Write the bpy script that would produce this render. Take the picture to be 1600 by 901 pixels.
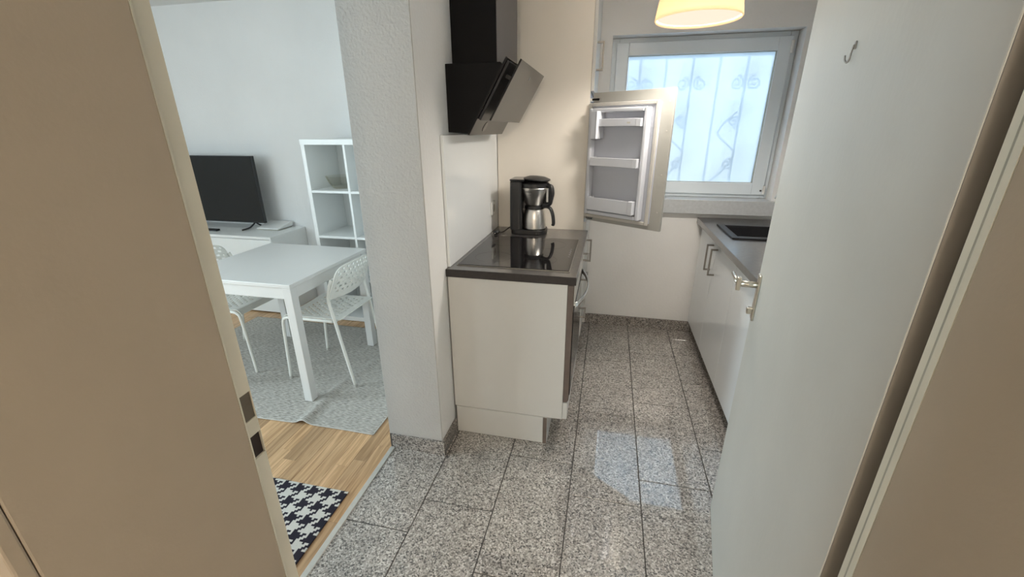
import bpy, bmesh, math, random
from mathutils import Vector, Matrix, Euler
random.seed(7)
D = bpy.data; S = bpy.context.scene
for o in list(D.objects): D.objects.remove(o)
C = S.collection
PI = math.pi

# ------------------------------------------------------------------ camera
cam_d = D.cameras.new('camera'); cam = D.objects.new('camera', cam_d); C.objects.link(cam)
cam_d.sensor_width = 36.0; cam_d.lens = 36.0*661.0/1600.0; cam_d.clip_start = 0.02
_p, _y, _r = .359086, .22005, -.0042
fw = Vector((-math.sin(_y)*math.cos(_p), math.cos(_y)*math.cos(_p), -math.sin(_p)))
rt = Vector((math.cos(_y), math.sin(_y), 0)); up = rt.cross(fw)
rt2 = rt*math.cos(_r)+up*math.sin(_r); up2 = up*math.cos(_r)-rt*math.sin(_r)
m = Matrix((rt2, up2, -fw)).transposed().to_4x4(); m.translation = Vector((0, 0, 1.5))
cam.matrix_world = m
S.camera = cam

# ------------------------------------------------------------------ world, sun, daylight, exposure
w = D.worlds.new('sky'); S.world = w; w.use_nodes = True
bg = w.node_tree.nodes['Background']; bg.inputs[0].default_value = (.72, .86, 1, 1); bg.inputs[1].default_value = 1.0
def light(name, kind, loc, rot, energy, color, **k):
    l = D.lights.new(name, kind); l.energy = energy; l.color = color
    for a, b in k.items(): setattr(l, a, b)
    o = D.objects.new(name, l); C.objects.link(o); o.location = loc; o.rotation_euler = rot
    o['kind'] = 'helper'
    return o
light('sun', 'SUN', (0, 8, 6), (math.radians(-58), 0, math.radians(-14)), 1.8, (1, .97, .93), angle=math.radians(1.2))
light('daylight_kitchen_window', 'AREA', (.53, 4.3, 1.9), (math.radians(-90), 0, 0), 36, (.66, .83, 1), shape='RECTANGLE', size=2.0, size_y=1.6)
light('daylight_living_window', 'AREA', (-5.15, .3, 1.6), (0, math.radians(-90), 0), 280, (.76, .90, 1), shape='RECTANGLE', size=1.6, size_y=2.4)
light('fill_near_window', 'AREA', (-3.3, -2.7, 1.6), (math.radians(90), 0, 0), 85, (.78, .91, 1), shape='RECTANGLE', size=2.0, size_y=1.6)  # added fill, enters by the extra opening in the near wall
S.view_settings.view_transform = 'Standard'; S.view_settings.look = 'None'
S.view_settings.exposure = 0.0; S.view_settings.gamma = 1; S.view_settings.use_curve_mapping = False

# ------------------------------------------------------------------ materials
MATS = {}
def mat(name, col=(.8, .8, .8), rough=.5, metal=0, spec=.5, bump=None, var=None, emit=None, alpha=None, coat=0, noise_rough=None):
    """var=(scale, amount): soft colour variation; bump=(scale, strength, distance)"""
    M = D.materials.new(name); M.use_nodes = True; MATS[name] = M
    nt = M.node_tree; b = nt.nodes['Principled BSDF']
    b.inputs['Base Color'].default_value = (*col, 1); b.inputs['Roughness'].default_value = rough
    b.inputs['Metallic'].default_value = metal; b.inputs['Specular IOR Level'].default_value = spec
    b.inputs['Coat Weight'].default_value = coat
    if emit: b.inputs['Emission Color'].default_value = (*emit[0], 1); b.inputs['Emission Strength'].default_value = emit[1]
    tc = nt.nodes.new('ShaderNodeTexCoord')
    if var:
        n = nt.nodes.new('ShaderNodeTexNoise'); n.inputs['Scale'].default_value = var[0]; n.inputs['Detail'].default_value = 6
        nt.links.new(tc.outputs['Object'], n.inputs['Vector'])
        r = nt.nodes.new('ShaderNodeValToRGB')
        r.color_ramp.elements[0].position = .3; r.color_ramp.elements[1].position = .7
        r.color_ramp.elements[0].color = (*[c*(1-var[1]) for c in col], 1); r.color_ramp.elements[1].color = (*[min(1, c*(1+var[1]*.6)) for c in col], 1)
        nt.links.new(n.outputs['Fac'], r.inputs[0]); nt.links.new(r.outputs[0], b.inputs['Base Color'])
    if bump:
        n = nt.nodes.new('ShaderNodeTexNoise'); n.inputs['Scale'].default_value = bump[0]; n.inputs['Detail'].default_value = 5
        nt.links.new(tc.outputs['Object'], n.inputs['Vector'])
        bp = nt.nodes.new('ShaderNodeBump'); bp.inputs['Strength'].default_value = bump[1]; bp.inputs['Distance'].default_value = bump[2]
        nt.links.new(n.outputs['Fac'], bp.inputs['Height']); nt.links.new(bp.outputs[0], b.inputs['Normal'])
    return M
mat('wall_white', (.84, .835, .82), .85, var=(2.5, .03), bump=(70, .35, .004))
mat('wall_rough_dimmed', (.435, .425, .405), .9, var=(3, .04), bump=(110, .5, .005))  # rough plaster, tone lowered to offset the light on the partition end
mat('ceiling_white', (.82, .82, .80), .9, var=(3, .02))
mat('frame_cream', (.37, .315, .245), .45, var=(5, .04), bump=(160, .10, .002))
mat('frame_edge', (.72, .69, .58), .4, var=(9, .06))
mat('seal_grey', (.42, .40, .33), .6, var=(30, .1))
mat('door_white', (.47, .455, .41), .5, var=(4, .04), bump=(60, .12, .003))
mat('door_edge_shade', (.19, .17, .145), .5, var=(12, .06))  # door colour with the shade of the hinge side mixed in
mat('dark_hole', (.03, .02, .018), .8, var=(30, .2))
mat('hole_metal', (.14, .12, .09), .5, .2, var=(30, .2))
mat('nickel', (.66, .62, .54), .28, 1, var=(40, .05))
mat('chrome', (.78, .78, .76), .12, 1, var=(40, .03))
mat('steel_handle', (.30, .28, .255), .45, .7, var=(60, .05))
mat('cabinet_white', (.63, .625, .60), .35, var=(3, .02), bump=(90, .05, .001))
mat('cabinet_gloss', (.84, .87, .88), .10, var=(3, .015))
mat('cabinet_cream', (.37, .365, .335), .4, var=(4, .03))
mat('tall_side', (.86, .81, .73), .5, var=(4, .02))
mat('edge_brown', (.13, .10, .085), .55, var=(20, .15))
mat('worktop_dark', (.060, .057, .057), .35, coat=.9, var=(60, .35), bump=(200, .1, .001))
_wb = MATS['worktop_dark'].node_tree.nodes['Principled BSDF']; _wb.inputs['Coat IOR'].default_value = 1.8; _wb.inputs['Coat Roughness'].default_value = .16
mat('worktop_edge', (.026, .021, .020), .5, var=(60, .3))
mat('hob_glass', (.012, .011, .012), .035, spec=.6, var=(20, .1))
mat('hob_mark', (.30, .30, .30), .5, var=(20, .1))
mat('black_plastic', (.012, .012, .013), .38, var=(40, .2))
mat('black_gloss', (.010, .010, .011), .12, var=(40, .2))
mat('hood_black', (.006, .0056, .006), .5, spec=.12, var=(10, .12))
mat('hood_glass', (.020, .018, .017), .14, spec=.22, var=(12, .05))
mat('hood_chimney_face', (.055, .052, .056), .4, .2, var=(10, .05))
mat('steel_brushed', (.74, .72, .69), .34, 1, var=(8, .04))
mat('white_plastic', (.80, .80, .78), .35, var=(20, .02))
mat('fridge_liner', (.52, .54, .60), .4, var=(6, .03))
mat('fridge_clear', (.64, .66, .71), .2, var=(6, .03))
mat('gasket', (.52, .50, .46), .6, var=(30, .05))
mat('pvc_white_daylit', (.76, .83, .88), .3, var=(5, .015))  # white plastic with the blue cast of daylight put into its colour
mat('sill_grey', (.52, .54, .55), .35, var=(60, .08))
mat('sink_black', (.012, .012, .014), .45, var=(100, .3))
mat('chair_white', (.78, .775, .72), .4, var=(30, .02))
mat('table_white', (.71, .70, .675), .35, var=(5, .015))
mat('furniture_white', (.86, .87, .85), .35, var=(5, .015))
mat('tv_screen', (.007, .008, .009), .06, spec=.45, var=(4, .2))
mat('rug_edge', (.55, .53, .49), .9, var=(80, .1))
mat('strip_metal', (.62, .61, .57), .35, .35, var=(40, .06))
mat('iron_black', (.02, .02, .022), .6, var=(30, .2))
mat('outside_ground', (.25, .25, .22), .9, var=(2, .2))
mat('leaf_green', (.06, .14, .03), .6, var=(8, .4))
mat('grout', (.07, .065, .06), .9, var=(60, .1))
mat('wood_base', (.10, .06, .03), .8, var=(20, .2))
mat('text_dark', (.02, .02, .02), .5, var=(20, .1))
mat('cord_black', (.01, .01, .01), .5, var=(20, .2))
mat('hall_floor', (.40, .37, .34), .4, var=(60, .2))

def nodes(M): return M.node_tree.nodes, M.node_tree.links
def N(M, t, **k):
    n = M.node_tree.nodes.new(t)
    for a, b in k.items(): setattr(n, a, b)
    return n
def math_node(M, op, a, b=None):
    n = N(M, 'ShaderNodeMath', operation=op)
    for i, v in enumerate((a, b)):
        if v is None: continue
        if isinstance(v, (int, float)): n.inputs[i].default_value = v
        else: M.node_tree.links.new(v, n.inputs[i])
    return n.outputs[0]

def granite(name, rough, coat, gain=1.0):
    M = mat(name, (.4, .39, .37), rough, coat=coat); ns, ln = nodes(M); b = ns['Principled BSDF']
    geo = N(M, 'ShaderNodeNewGeometry')
    v = N(M, 'ShaderNodeTexVoronoi'); v.inputs['Scale'].default_value = 190; ln.new(geo.outputs['Position'], v.inputs['Vector'])
    sep = N(M, 'ShaderNodeSeparateColor'); ln.new(v.outputs['Color'], sep.inputs[0])
    r = N(M, 'ShaderNodeValToRGB'); r.color_ramp.interpolation = 'CONSTANT'
    els = [(0, (.06, .055, .05)), (.14, (.20, .18, .165)), (.34, (.34, .31, .28)), (.62, (.47, .43, .39)), (.86, (.66, .62, .58))]
    r.color_ramp.elements[0].color = (*els[0][1], 1); r.color_ramp.elements[1].position = els[1][0]; r.color_ramp.elements[1].color = (*els[1][1], 1)
    for p, c in els[2:]: e = r.color_ramp.elements.new(p); e.color = (*c, 1)
    ln.new(sep.outputs[0], r.inputs[0])
    n = N(M, 'ShaderNodeTexNoise'); n.inputs['Scale'].default_value = 9; n.inputs['Detail'].default_value = 4; ln.new(geo.outputs['Position'], n.inputs['Vector'])
    oi = N(M, 'ShaderNodeObjectInfo')
    f = math_node(M, 'ADD', math_node(M, 'MULTIPLY', n.outputs['Fac'], .5), math_node(M, 'MULTIPLY', oi.outputs['Random'], .10))
    f = math_node(M, 'MULTIPLY', math_node(M, 'ADD', f, .72), gain)
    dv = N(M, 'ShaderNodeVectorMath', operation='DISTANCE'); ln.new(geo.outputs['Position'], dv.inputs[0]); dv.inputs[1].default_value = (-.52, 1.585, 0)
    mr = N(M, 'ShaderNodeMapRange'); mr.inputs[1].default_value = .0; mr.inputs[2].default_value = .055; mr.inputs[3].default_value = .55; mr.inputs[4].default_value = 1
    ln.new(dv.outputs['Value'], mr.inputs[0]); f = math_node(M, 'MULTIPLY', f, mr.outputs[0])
    mx = N(M, 'ShaderNodeMix', data_type='RGBA', blend_type='MULTIPLY'); mx.inputs[0].default_value = 1
    ln.new(r.outputs[0], mx.inputs[6]); ln.new(f, mx.inputs[7]); ln.new(mx.outputs[2], b.inputs['Base Color'])
    b.inputs['Coat Roughness'].default_value = .025; b.inputs['Coat IOR'].default_value = 2.1 if coat > .5 else 1.5
    return M
granite('granite_tile', .4, 1.0, .94)
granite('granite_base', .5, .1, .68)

def oak():
    M = mat('oak', (.5, .33, .18), .38); ns, ln = nodes(M); b = ns['Principled BSDF']
    oi = N(M, 'ShaderNodeObjectInfo'); geo = N(M, 'ShaderNodeNewGeometry')
    off = N(M, 'ShaderNodeVectorMath', operation='ADD'); ln.new(geo.outputs['Position'], off.inputs[0])
    cb = N(M, 'ShaderNodeCombineXYZ'); ln.new(math_node(M, 'MULTIPLY', oi.outputs['Random'], 37), cb.inputs[0]); ln.new(math_node(M, 'MULTIPLY', oi.outputs['Random'], 11), cb.inputs[1]); ln.new(cb.outputs[0], off.inputs[1])
    mp = N(M, 'ShaderNodeMapping'); mp.inputs['Scale'].default_value = (60, 3.5, 1); ln.new(off.outputs[0], mp.inputs[0])
    n = N(M, 'ShaderNodeTexNoise'); n.inputs['Scale'].default_value = 1; n.inputs['Detail'].default_value = 7; n.inputs['Distortion'].default_value = .8; ln.new(mp.outputs[0], n.inputs['Vector'])
    r = N(M, 'ShaderNodeValToRGB'); r.color_ramp.elements[0].position = .3; r.color_ramp.elements[1].position = .68
    r.color_ramp.elements[0].color = (.36, .21, .10, 1); r.color_ramp.elements[1].color = (.64, .42, .235, 1)
    ln.new(n.outputs['Fac'], r.inputs[0])
    mx = N(M, 'ShaderNodeMix', data_type='RGBA', blend_type='MULTIPLY'); mx.inputs[0].default_value = 1
    ln.new(r.outputs[0], mx.inputs[6]); ln.new(math_node(M, 'ADD', math_node(M, 'MULTIPLY', oi.outputs['Random'], .5), .78), mx.inputs[7])
    ln.new(mx.outputs[2], b.inputs['Base Color'])
oak()

def rug_mat():
    M = mat('rug_weave', (.5, .48, .44), .95, spec=.1); ns, ln = nodes(M); b = ns['Principled BSDF']
    geo = N(M, 'ShaderNodeNewGeometry')
    mp = N(M, 'ShaderNodeMapping'); mp.inputs['Scale'].default_value = (38, 230, 1); ln.new(geo.outputs['Position'], mp.inputs[0])
    n = N(M, 'ShaderNodeTexNoise'); n.inputs['Scale'].default_value = 1; n.inputs['Detail'].default_value = 4; ln.new(mp.outputs[0], n.inputs['Vector'])
    r = N(M, 'ShaderNodeValToRGB'); r.color_ramp.elements[0].position = .36; r.color_ramp.elements[1].position = .62
    r.color_ramp.elements[0].color = (.26, .245, .22, 1); r.color_ramp.elements[1].color = (.58, .555, .505, 1)
    ln.new(n.outputs['Fac'], r.inputs[0]); ln.new(r.outputs[0], b.inputs['Base Color'])
    bp = N(M, 'ShaderNodeBump'); bp.inputs['Strength'].default_value = .5; bp.inputs['Distance'].default_value = .004
    ln.new(n.outputs['Fac'], bp.inputs['Height']); ln.new(bp.outputs[0], b.inputs['Normal'])
rug_mat()

def hound():
    M = mat('houndstooth', (.5, .5, .5), .95, spec=.1); ns, ln = nodes(M); b = ns['Principled BSDF']
    geo = N(M, 'ShaderNodeNewGeometry'); sep = N(M, 'ShaderNodeSeparateXYZ'); ln.new(geo.outputs['Position'], sep.inputs[0])
    T = .0088
    x = math_node(M, 'FLOOR', math_node(M, 'DIVIDE', math_node(M, 'ADD', sep.outputs[0], 10*T*8), T))
    y = math_node(M, 'FLOOR', math_node(M, 'DIVIDE', math_node(M, 'ADD', sep.outputs[1], 10*T*8), T))
    x = math_node(M, 'ADD', x, 800); y = math_node(M, 'ADD', y, 800)
    warp = math_node(M, 'LESS_THAN', math_node(M, 'MODULO', x, 8), 3.5)
    weft = math_node(M, 'LESS_THAN', math_node(M, 'MODULO', y, 8), 3.5)
    tw = math_node(M, 'LESS_THAN', math_node(M, 'MODULO', math_node(M, 'ADD', math_node(M, 'SUBTRACT', x, y), 1600), 4), 1.5)
    a = math_node(M, 'MULTIPLY', tw, warp); c = math_node(M, 'MULTIPLY', math_node(M, 'SUBTRACT', 1, tw), weft)
    f = math_node(M, 'ADD', a, c)
    n = N(M, 'ShaderNodeTexNoise'); n.inputs['Scale'].default_value = 400; ln.new(geo.outputs['Position'], n.inputs['Vector'])
    mx = N(M, 'ShaderNodeMix', data_type='RGBA'); ln.new(f, mx.inputs[0])
    mx.inputs[6].default_value = (.60, .585, .54, 1); mx.inputs[7].default_value = (.028, .025, .035, 1)
    m2 = N(M, 'ShaderNodeMix', data_type='RGBA', blend_type='MULTIPLY'); m2.inputs[0].default_value = 1
    ln.new(mx.outputs[2], m2.inputs[6]); ln.new(math_node(M, 'ADD', math_node(M, 'MULTIPLY', n.outputs['Fac'], .5), .75), m2.inputs[7])
    ln.new(m2.outputs[2], b.inputs['Base Color'])
hound()

def special(name, build):
    M = D.materials.new(name); M.use_nodes = True; MATS[name] = M
    nt = M.node_tree; out = nt.nodes['Material Output']; nt.nodes.remove(nt.nodes['Principled BSDF'])
    nt.links.new(build(M).outputs[0], out.inputs[0])
def b_film(M):
    t = N(M, 'ShaderNodeBsdfTranslucent'); d = N(M, 'ShaderNodeBsdfDiffuse'); x = N(M, 'ShaderNodeMixShader')
    n = N(M, 'ShaderNodeTexNoise'); n.inputs['Scale'].default_value = 3
    r = N(M, 'ShaderNodeValToRGB'); r.color_ramp.elements[0].color = (.80, .865, .92, 1); r.color_ramp.elements[1].color = (.84, .895, .94, 1)
    M.node_tree.links.new(n.outputs['Fac'], r.inputs[0]); M.node_tree.links.new(r.outputs[0], t.inputs[0])
    d.inputs[0].default_value = (.8, .84, .88, 1); x.inputs[0].default_value = .18
    M.node_tree.links.new(t.outputs[0], x.inputs[1]); M.node_tree.links.new(d.outputs[0], x.inputs[2]); return x
special('frosted_film', b_film)
def b_glass(M):
    t = N(M, 'ShaderNodeBsdfTransparent'); g = N(M, 'ShaderNodeBsdfGlossy'); x = N(M, 'ShaderNodeMixShader'); f = N(M, 'ShaderNodeFresnel')
    g.inputs['Roughness'].default_value = .03; t.inputs[0].default_value = (.97, .985, .98, 1); f.inputs[0].default_value = 1.45
    M.node_tree.links.new(f.outputs[0], x.inputs[0]); M.node_tree.links.new(t.outputs[0], x.inputs[1]); M.node_tree.links.new(g.outputs[0], x.inputs[2]); return x
special('window_glass', b_glass)
def b_bowl(M):
    t = N(M, 'ShaderNodeBsdfTransparent'); g = N(M, 'ShaderNodeBsdfGlossy'); x = N(M, 'ShaderNodeMixShader'); f = N(M, 'ShaderNodeLayerWeight')
    g.inputs['Roughness'].default_value = .08; t.inputs[0].default_value = (.97, .965, .94, 1); f.inputs[0].default_value = .12; g.inputs[0].default_value = (.9, .88, .8, 1)
    M.node_tree.links.new(math_node(M, 'MULTIPLY', f.outputs['Fresnel'], .45), x.inputs[0]); M.node_tree.links.new(t.outputs[0], x.inputs[1]); M.node_tree.links.new(g.outputs[0], x.inputs[2]); return x
special('bowl_glass', b_bowl)
def b_shade(M):
    t = N(M, 'ShaderNodeBsdfTranslucent'); d = N(M, 'ShaderNodeBsdfDiffuse'); e = N(M, 'ShaderNodeEmission'); x = N(M, 'ShaderNodeMixShader'); a = N(M, 'ShaderNodeAddShader')
    t.inputs[0].default_value = (.95, .80, .60, 1); d.inputs[0].default_value = (.9, .82, .70, 1); x.inputs[0].default_value = .5
    e.inputs[0].default_value = (1, .70, .38, 1); e.inputs[1].default_value = .42
    l = M.node_tree.links; l.new(t.outputs[0], x.inputs[1]); l.new(d.outputs[0], x.inputs[2]); l.new(x.outputs[0], a.inputs[0]); l.new(e.outputs[0], a.inputs[1]); return a
special('lamp_glass', b_shade)
def b_diff(M):
    e = N(M, 'ShaderNodeEmission'); e.inputs[0].default_value = (1, .86, .68, 1); e.inputs[1].default_value = 1.05; return e
special('lamp_diffuser', b_diff)

# ------------------------------------------------------------------ mesh helpers
def wloc(o):
    v = Vector((0, 0, 0))
    while o: v += o.location; o = o.parent
    return v
def obj(name, bm, material, parent=None, local=False, smooth=False, bevel=0, seg=2, solid=0):
    me = D.meshes.new(name); bmesh.ops.recalc_face_normals(bm, faces=bm.faces[:]); bm.to_mesh(me); bm.free()
    me.materials.append(MATS[material])
    o = D.objects.new(name, me); C.objects.link(o)
    if parent:
        if not local: me.transform(Matrix.Translation(-wloc(parent)))
        o.parent = parent
    if smooth: me.polygons.foreach_set('use_smooth', [True]*len(me.polygons))
    if solid:
        s = o.modifiers.new('thickness', 'SOLIDIFY'); s.thickness = solid; s.offset = 0
    if bevel:
        b = o.modifiers.new('edge', 'BEVEL'); b.width = bevel; b.segments = seg; b.limit_method = 'ANGLE'; b.angle_limit = math.radians(40)
    return o
def add_box(bm, x0, x1, y0, y1, z0, z1):
    v = [bm.verts.new(p) for p in ((x0,y0,z0),(x1,y0,z0),(x1,y1,z0),(x0,y1,z0),(x0,y0,z1),(x1,y0,z1),(x1,y1,z1),(x0,y1,z1))]
    for f in ((0,3,2,1),(4,5,6,7),(0,1,5,4),(1,2,6,5),(2,3,7,6),(3,0,4,7)): bm.faces.new([v[i] for i in f])
def box(name, x0, x1, y0, y1, z0, z1, material, parent=None, bevel=.0015, local=False, seg=2):
    bm = bmesh.new(); add_box(bm, x0, x1, y0, y1, z0, z1)
    return obj(name, bm, material, parent, local, bevel=bevel, seg=seg)
def boxes(name, lst, material, parent=None, bevel=.0015, local=False):
    bm = bmesh.new()
    for b in lst: add_box(bm, *b)
    return obj(name, bm, material, parent, local, bevel=bevel)
def add_prism(bm, pts, axis, a, b):
    """polygon pts in the plane normal to axis, swept from a to b"""
    def P(p, t): return {'x': (t, p[0], p[1]), 'y': (p[0], t, p[1]), 'z': (p[0], p[1], t)}[axis]
    A = [bm.verts.new(P(p, a)) for p in pts]; B = [bm.verts.new(P(p, b)) for p in pts]; n = len(pts)
    bm.faces.new(A); bm.faces.new(B[::-1])
    for i in range(n): bm.faces.new((A[i], A[(i+1) % n], B[(i+1) % n], B[i]))
def prism(name, pts, axis, a, b, material, parent=None, bevel=.0015, local=False, smooth=False):
    bm = bmesh.new(); add_prism(bm, pts, axis, a, b); return obj(name, bm, material, parent, local, bevel=bevel, smooth=smooth)
def add_lathe(bm, prof, cx, cy, n=32, sx=1, sy=1, cap=True):
    rings = []
    for r, z in prof: rings.append([bm.verts.new((cx+sx*r*math.cos(2*PI*i/n), cy+sy*r*math.sin(2*PI*i/n), z)) for i in range(n)])
    for a, b in zip(rings, rings[1:]):
        for i in range(n): bm.faces.new((a[i], a[(i+1) % n], b[(i+1) % n], b[i]))
    if cap:
        if prof[0][0] > 1e-4: bm.faces.new(rings[0][::-1])
        if prof[-1][0] > 1e-4: bm.faces.new(rings[-1])
def lathe(name, prof, cx, cy, material, parent=None, n=32, local=False, cap=True, bevel=0, sx=1, sy=1, solid=0):
    bm = bmesh.new(); add_lathe(bm, prof, cx, cy, n, sx, sy, cap)
    o = obj(name, bm, material, parent, local, bevel=bevel, solid=solid)
    me = o.data; me.polygons.foreach_set('use_smooth', [True]*len(me.polygons))
    try: me.set_sharp_from_angle(angle=math.radians(35))
    except Exception: pass
    return o
def smooth_path(pts, sub=6):
    pts = [Vector(p) for p in pts]; out = []
    for i in range(len(pts)-1):
        p0 = pts[max(i-1, 0)]; p1 = pts[i]; p2 = pts[i+1]; p3 = pts[min(i+2, len(pts)-1)]
        for k in range(sub):
            t = k/sub
            out.append(.5*((2*p1)+(p2-p0)*t+(2*p0-5*p1+4*p2-p3)*t*t+(3*p1-p0-3*p2+p3)*t**3))
    out.append(pts[-1]); return out
def add_tube(bm, pts, r, n=10, ry=None):
    pts = [Vector(p) for p in pts]; rings = []; ref = None
    for i, p in enumerate(pts):
        t = (pts[min(i+1, len(pts)-1)]-pts[max(i-1, 0)]).normalized()
        if ref is None: ref = Vector((0, 0, 1)) if abs(t.z) < .9 else Vector((1, 0, 0))
        u = (ref-t*ref.dot(t)).normalized(); v = t.cross(u); ref = u
        rr = r[i] if isinstance(r, (list, tuple)) else r
        rings.append([bm.verts.new(p+rr*math.cos(2*PI*k/n)*u+(ry or rr)*math.sin(2*PI*k/n)*v) for k in range(n)])
    for a, b in zip(rings, rings[1:]):
        for k in range(n): bm.faces.new((a[k], a[(k+1) % n], b[(k+1) % n], b[k]))
    bm.faces.new(rings[0][::-1]); bm.faces.new(rings[-1])
def tube(name, pts, r, material, parent=None, n=10, local=False, ry=None):
    bm = bmesh.new(); add_tube(bm, pts, r, n, ry); return obj(name, bm, material, parent, local, smooth=True)
def tag(o, label, cat, group=None, kind=None):
    if label: o['label'] = label
    if cat: o['category'] = cat
    if group: o['group'] = group
    if kind: o['kind'] = kind
    return o
def thing(name, label, cat, loc=(0, 0, 0), rz=0, group=None):
    o = D.objects.new(name, None); C.objects.link(o); o.location = loc; o.rotation_euler = (0, 0, rz); o.empty_display_size = .05
    return tag(o, label, cat, group)
def struct(o, label=None, cat=None):
    o['kind'] = 'structure'
    if label: o['label'] = label
    if cat: o['category'] = cat
    return o
def text(name, body, size, mtx, material, parent):
    cu = D.curves.new(name, 'FONT'); cu.body = body; cu.size = size; cu.extrude = .0003; cu.align_x = 'CENTER'
    t = D.objects.new(name+'_tmp', cu); C.objects.link(t)
    me = D.meshes.new_from_object(t.evaluated_get(bpy.context.evaluated_depsgraph_get())); D.objects.remove(t)
    me.materials.clear(); me.materials.append(MATS[material]); me.transform(mtx)
    o = D.objects.new(name, me); C.objects.link(o)
    me.transform(Matrix.Translation(-wloc(parent))); o.parent = parent
    return o

# ------------------------------------------------------------------ room shell
ZC = 2.45; YB = 3.25; YL = 3.30; XR = 1.27; XW = -.70; XP = -.965
# kitchen floor: grout bed, every granite tile a piece of its own
fl = struct(box('floor', XP, XR+.1, .18, YB+.1, -.08, -.003, 'grout', bevel=0), 'speckled grey granite tile floor of the kitchen', 'floor')
TW, TL, G = .305, .606, .0021
cols = [(XP, -.68, 1.119), (-.68, -.375, 1.284), (-.375, -.07, 1.018), (-.07, .235, 1.44), (.235, .54, 1.591), (.54, .845, 1.865), (.845, 1.15, 1.45), (1.15, XR+.05, 1.6)]
for x0, x1, j in cols:
    y = j-math.ceil((j-.2)/TL)*TL
    while y < YB+.02:
        a, b = max(y, .19), min(y+TL, YB+.04)
        if b-a > .02: box('floor_tile', x0+G, x1-G, a+G, b-G, -.03, 0, 'granite_tile', fl, bevel=.0012, seg=1)
        y += TL
# living-room floor: oak staves along the room
fw_ = struct(box('floor_living', -4.7, XP-.0005, -2.1, YL+.1, -.08, -.010, 'wood_base', bevel=0), 'oak strip parquet floor of the living room', 'floor')
SW = .0685; n_st = 0
rest = bmesh.new()
x = XP-.0125
row = 0
while x > -4.6:
    y = -2.05 - random.random()*.4
    while y < YL:
        L = random.uniform(.32, .62)
        a, b = max(y, -2.05), min(y+L, YL+.02)
        vis = (x > -2.0 and b > .55 and a < 1.75) or (x > -3.0 and a < YL and b > 2.62 and x < -1.6) or (x > -1.3 and b > .55 and a < 2.2)
        if b-a > .03:
            if vis and n_st < 290:
                box('oak_plank', x-SW+.0004, x-.0004, a+.0004, b-.0004, -.009, 0, 'oak', fw_, bevel=.0006, seg=1); n_st += 1
            else: add_box(rest, x-SW+.0004, x-.0004, a+.0004, b-.0004, -.009, 0)
        y += L
    x -= SW; row += 1
rs = obj('oak_planks_rest', rest, 'oak', fw_); rs['kind'] = 'stuff'
struct(box('floor_hall', -1.3, 1.3, -2.1, .18, -.08, 0, 'hall_floor', bevel=0))
# threshold strip between oak and granite
struct(box('trim_1', XP-.012, XP+.012, .56, 1.55, -.004, .005, 'strip_metal', bevel=.002), 'pale metal threshold strip between oak and granite', 'trim')

struct(box('ceiling', -4.7, XR+.1, -2.2, YL+.2, ZC, ZC+.1, 'ceiling_white', bevel=0), 'white ceiling', 'ceiling')
# kitchen back wall with the window opening
WX0, WX1, WZ0, WZ1 = -.04, 1.10, 1.035, 2.075
wb = struct(boxes('wall_back', [(-.98, WX0, YB, YB+.22, 0, ZC), (WX1, XR+.12, YB, YB+.22, 0, ZC), (WX0, WX1, YB, YB+.22, 0, WZ0-.03), (WX0, WX1, YB, YB+.22, WZ1, ZC)], 'wall_white', bevel=0), 'white kitchen wall with the window', 'wall')
struct(box('wall_living', -4.7, -.98, YL, YL+.17, 0, ZC, 'wall_white', bevel=0), 'white living room wall behind the television', 'wall')
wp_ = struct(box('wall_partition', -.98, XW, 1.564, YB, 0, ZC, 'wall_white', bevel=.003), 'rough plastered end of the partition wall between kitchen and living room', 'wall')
box('rough_render_dimmed', -.98, XW, 1.558, 1.5638, 0, ZC, 'wall_rough_dimmed', wp_, bevel=.002)  # real rough texture; darker colour stands in for weaker light than the side face
struct(box('wall_right', XR, XR+.12, .3, YB, 0, ZC, 'wall_white', bevel=0), 'white kitchen side wall', 'wall')
# living-room window wall
struct(boxes('wall_left', [(-4.7, -4.58, -2.1, -.9, 0, ZC), (-4.7, -4.58, 1.25, YL, 0, ZC), (-4.7, -4.58, -.9, 1.25, 0, .85), (-4.7, -4.58, -.9, 1.25, 2.25, ZC)], 'wall_white', bevel=0), 'white living room wall with a window', 'wall')
struct(boxes('wall_near', [(-4.7, -4.2, -2.2, -2.1, 0, ZC), (-2.4, 1.42, -2.2, -2.1, 0, ZC), (-4.2, -2.4, -2.2, -2.1, 0, .85), (-4.2, -2.4, -2.2, -2.1, 2.25, ZC)], 'wall_white', bevel=0))
w3 = struct(boxes('fill_window', [(-4.2, -4.14, -2.17, -2.11, .85, 2.25), (-2.46, -2.4, -2.17, -2.11, .85, 2.25), (-3.33, -3.27, -2.17, -2.11, .85, 2.25), (-4.14, -2.46, -2.17, -2.11, .85, .91), (-4.14, -2.46, -2.17, -2.11, 2.19, 2.25)], 'pvc_white_daylit', bevel=.003))  # unseen window added to brighten the living room
box('pane', -4.14, -2.46, -2.144, -2.136, .91, 2.19, 'window_glass', w3, bevel=0)
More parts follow.
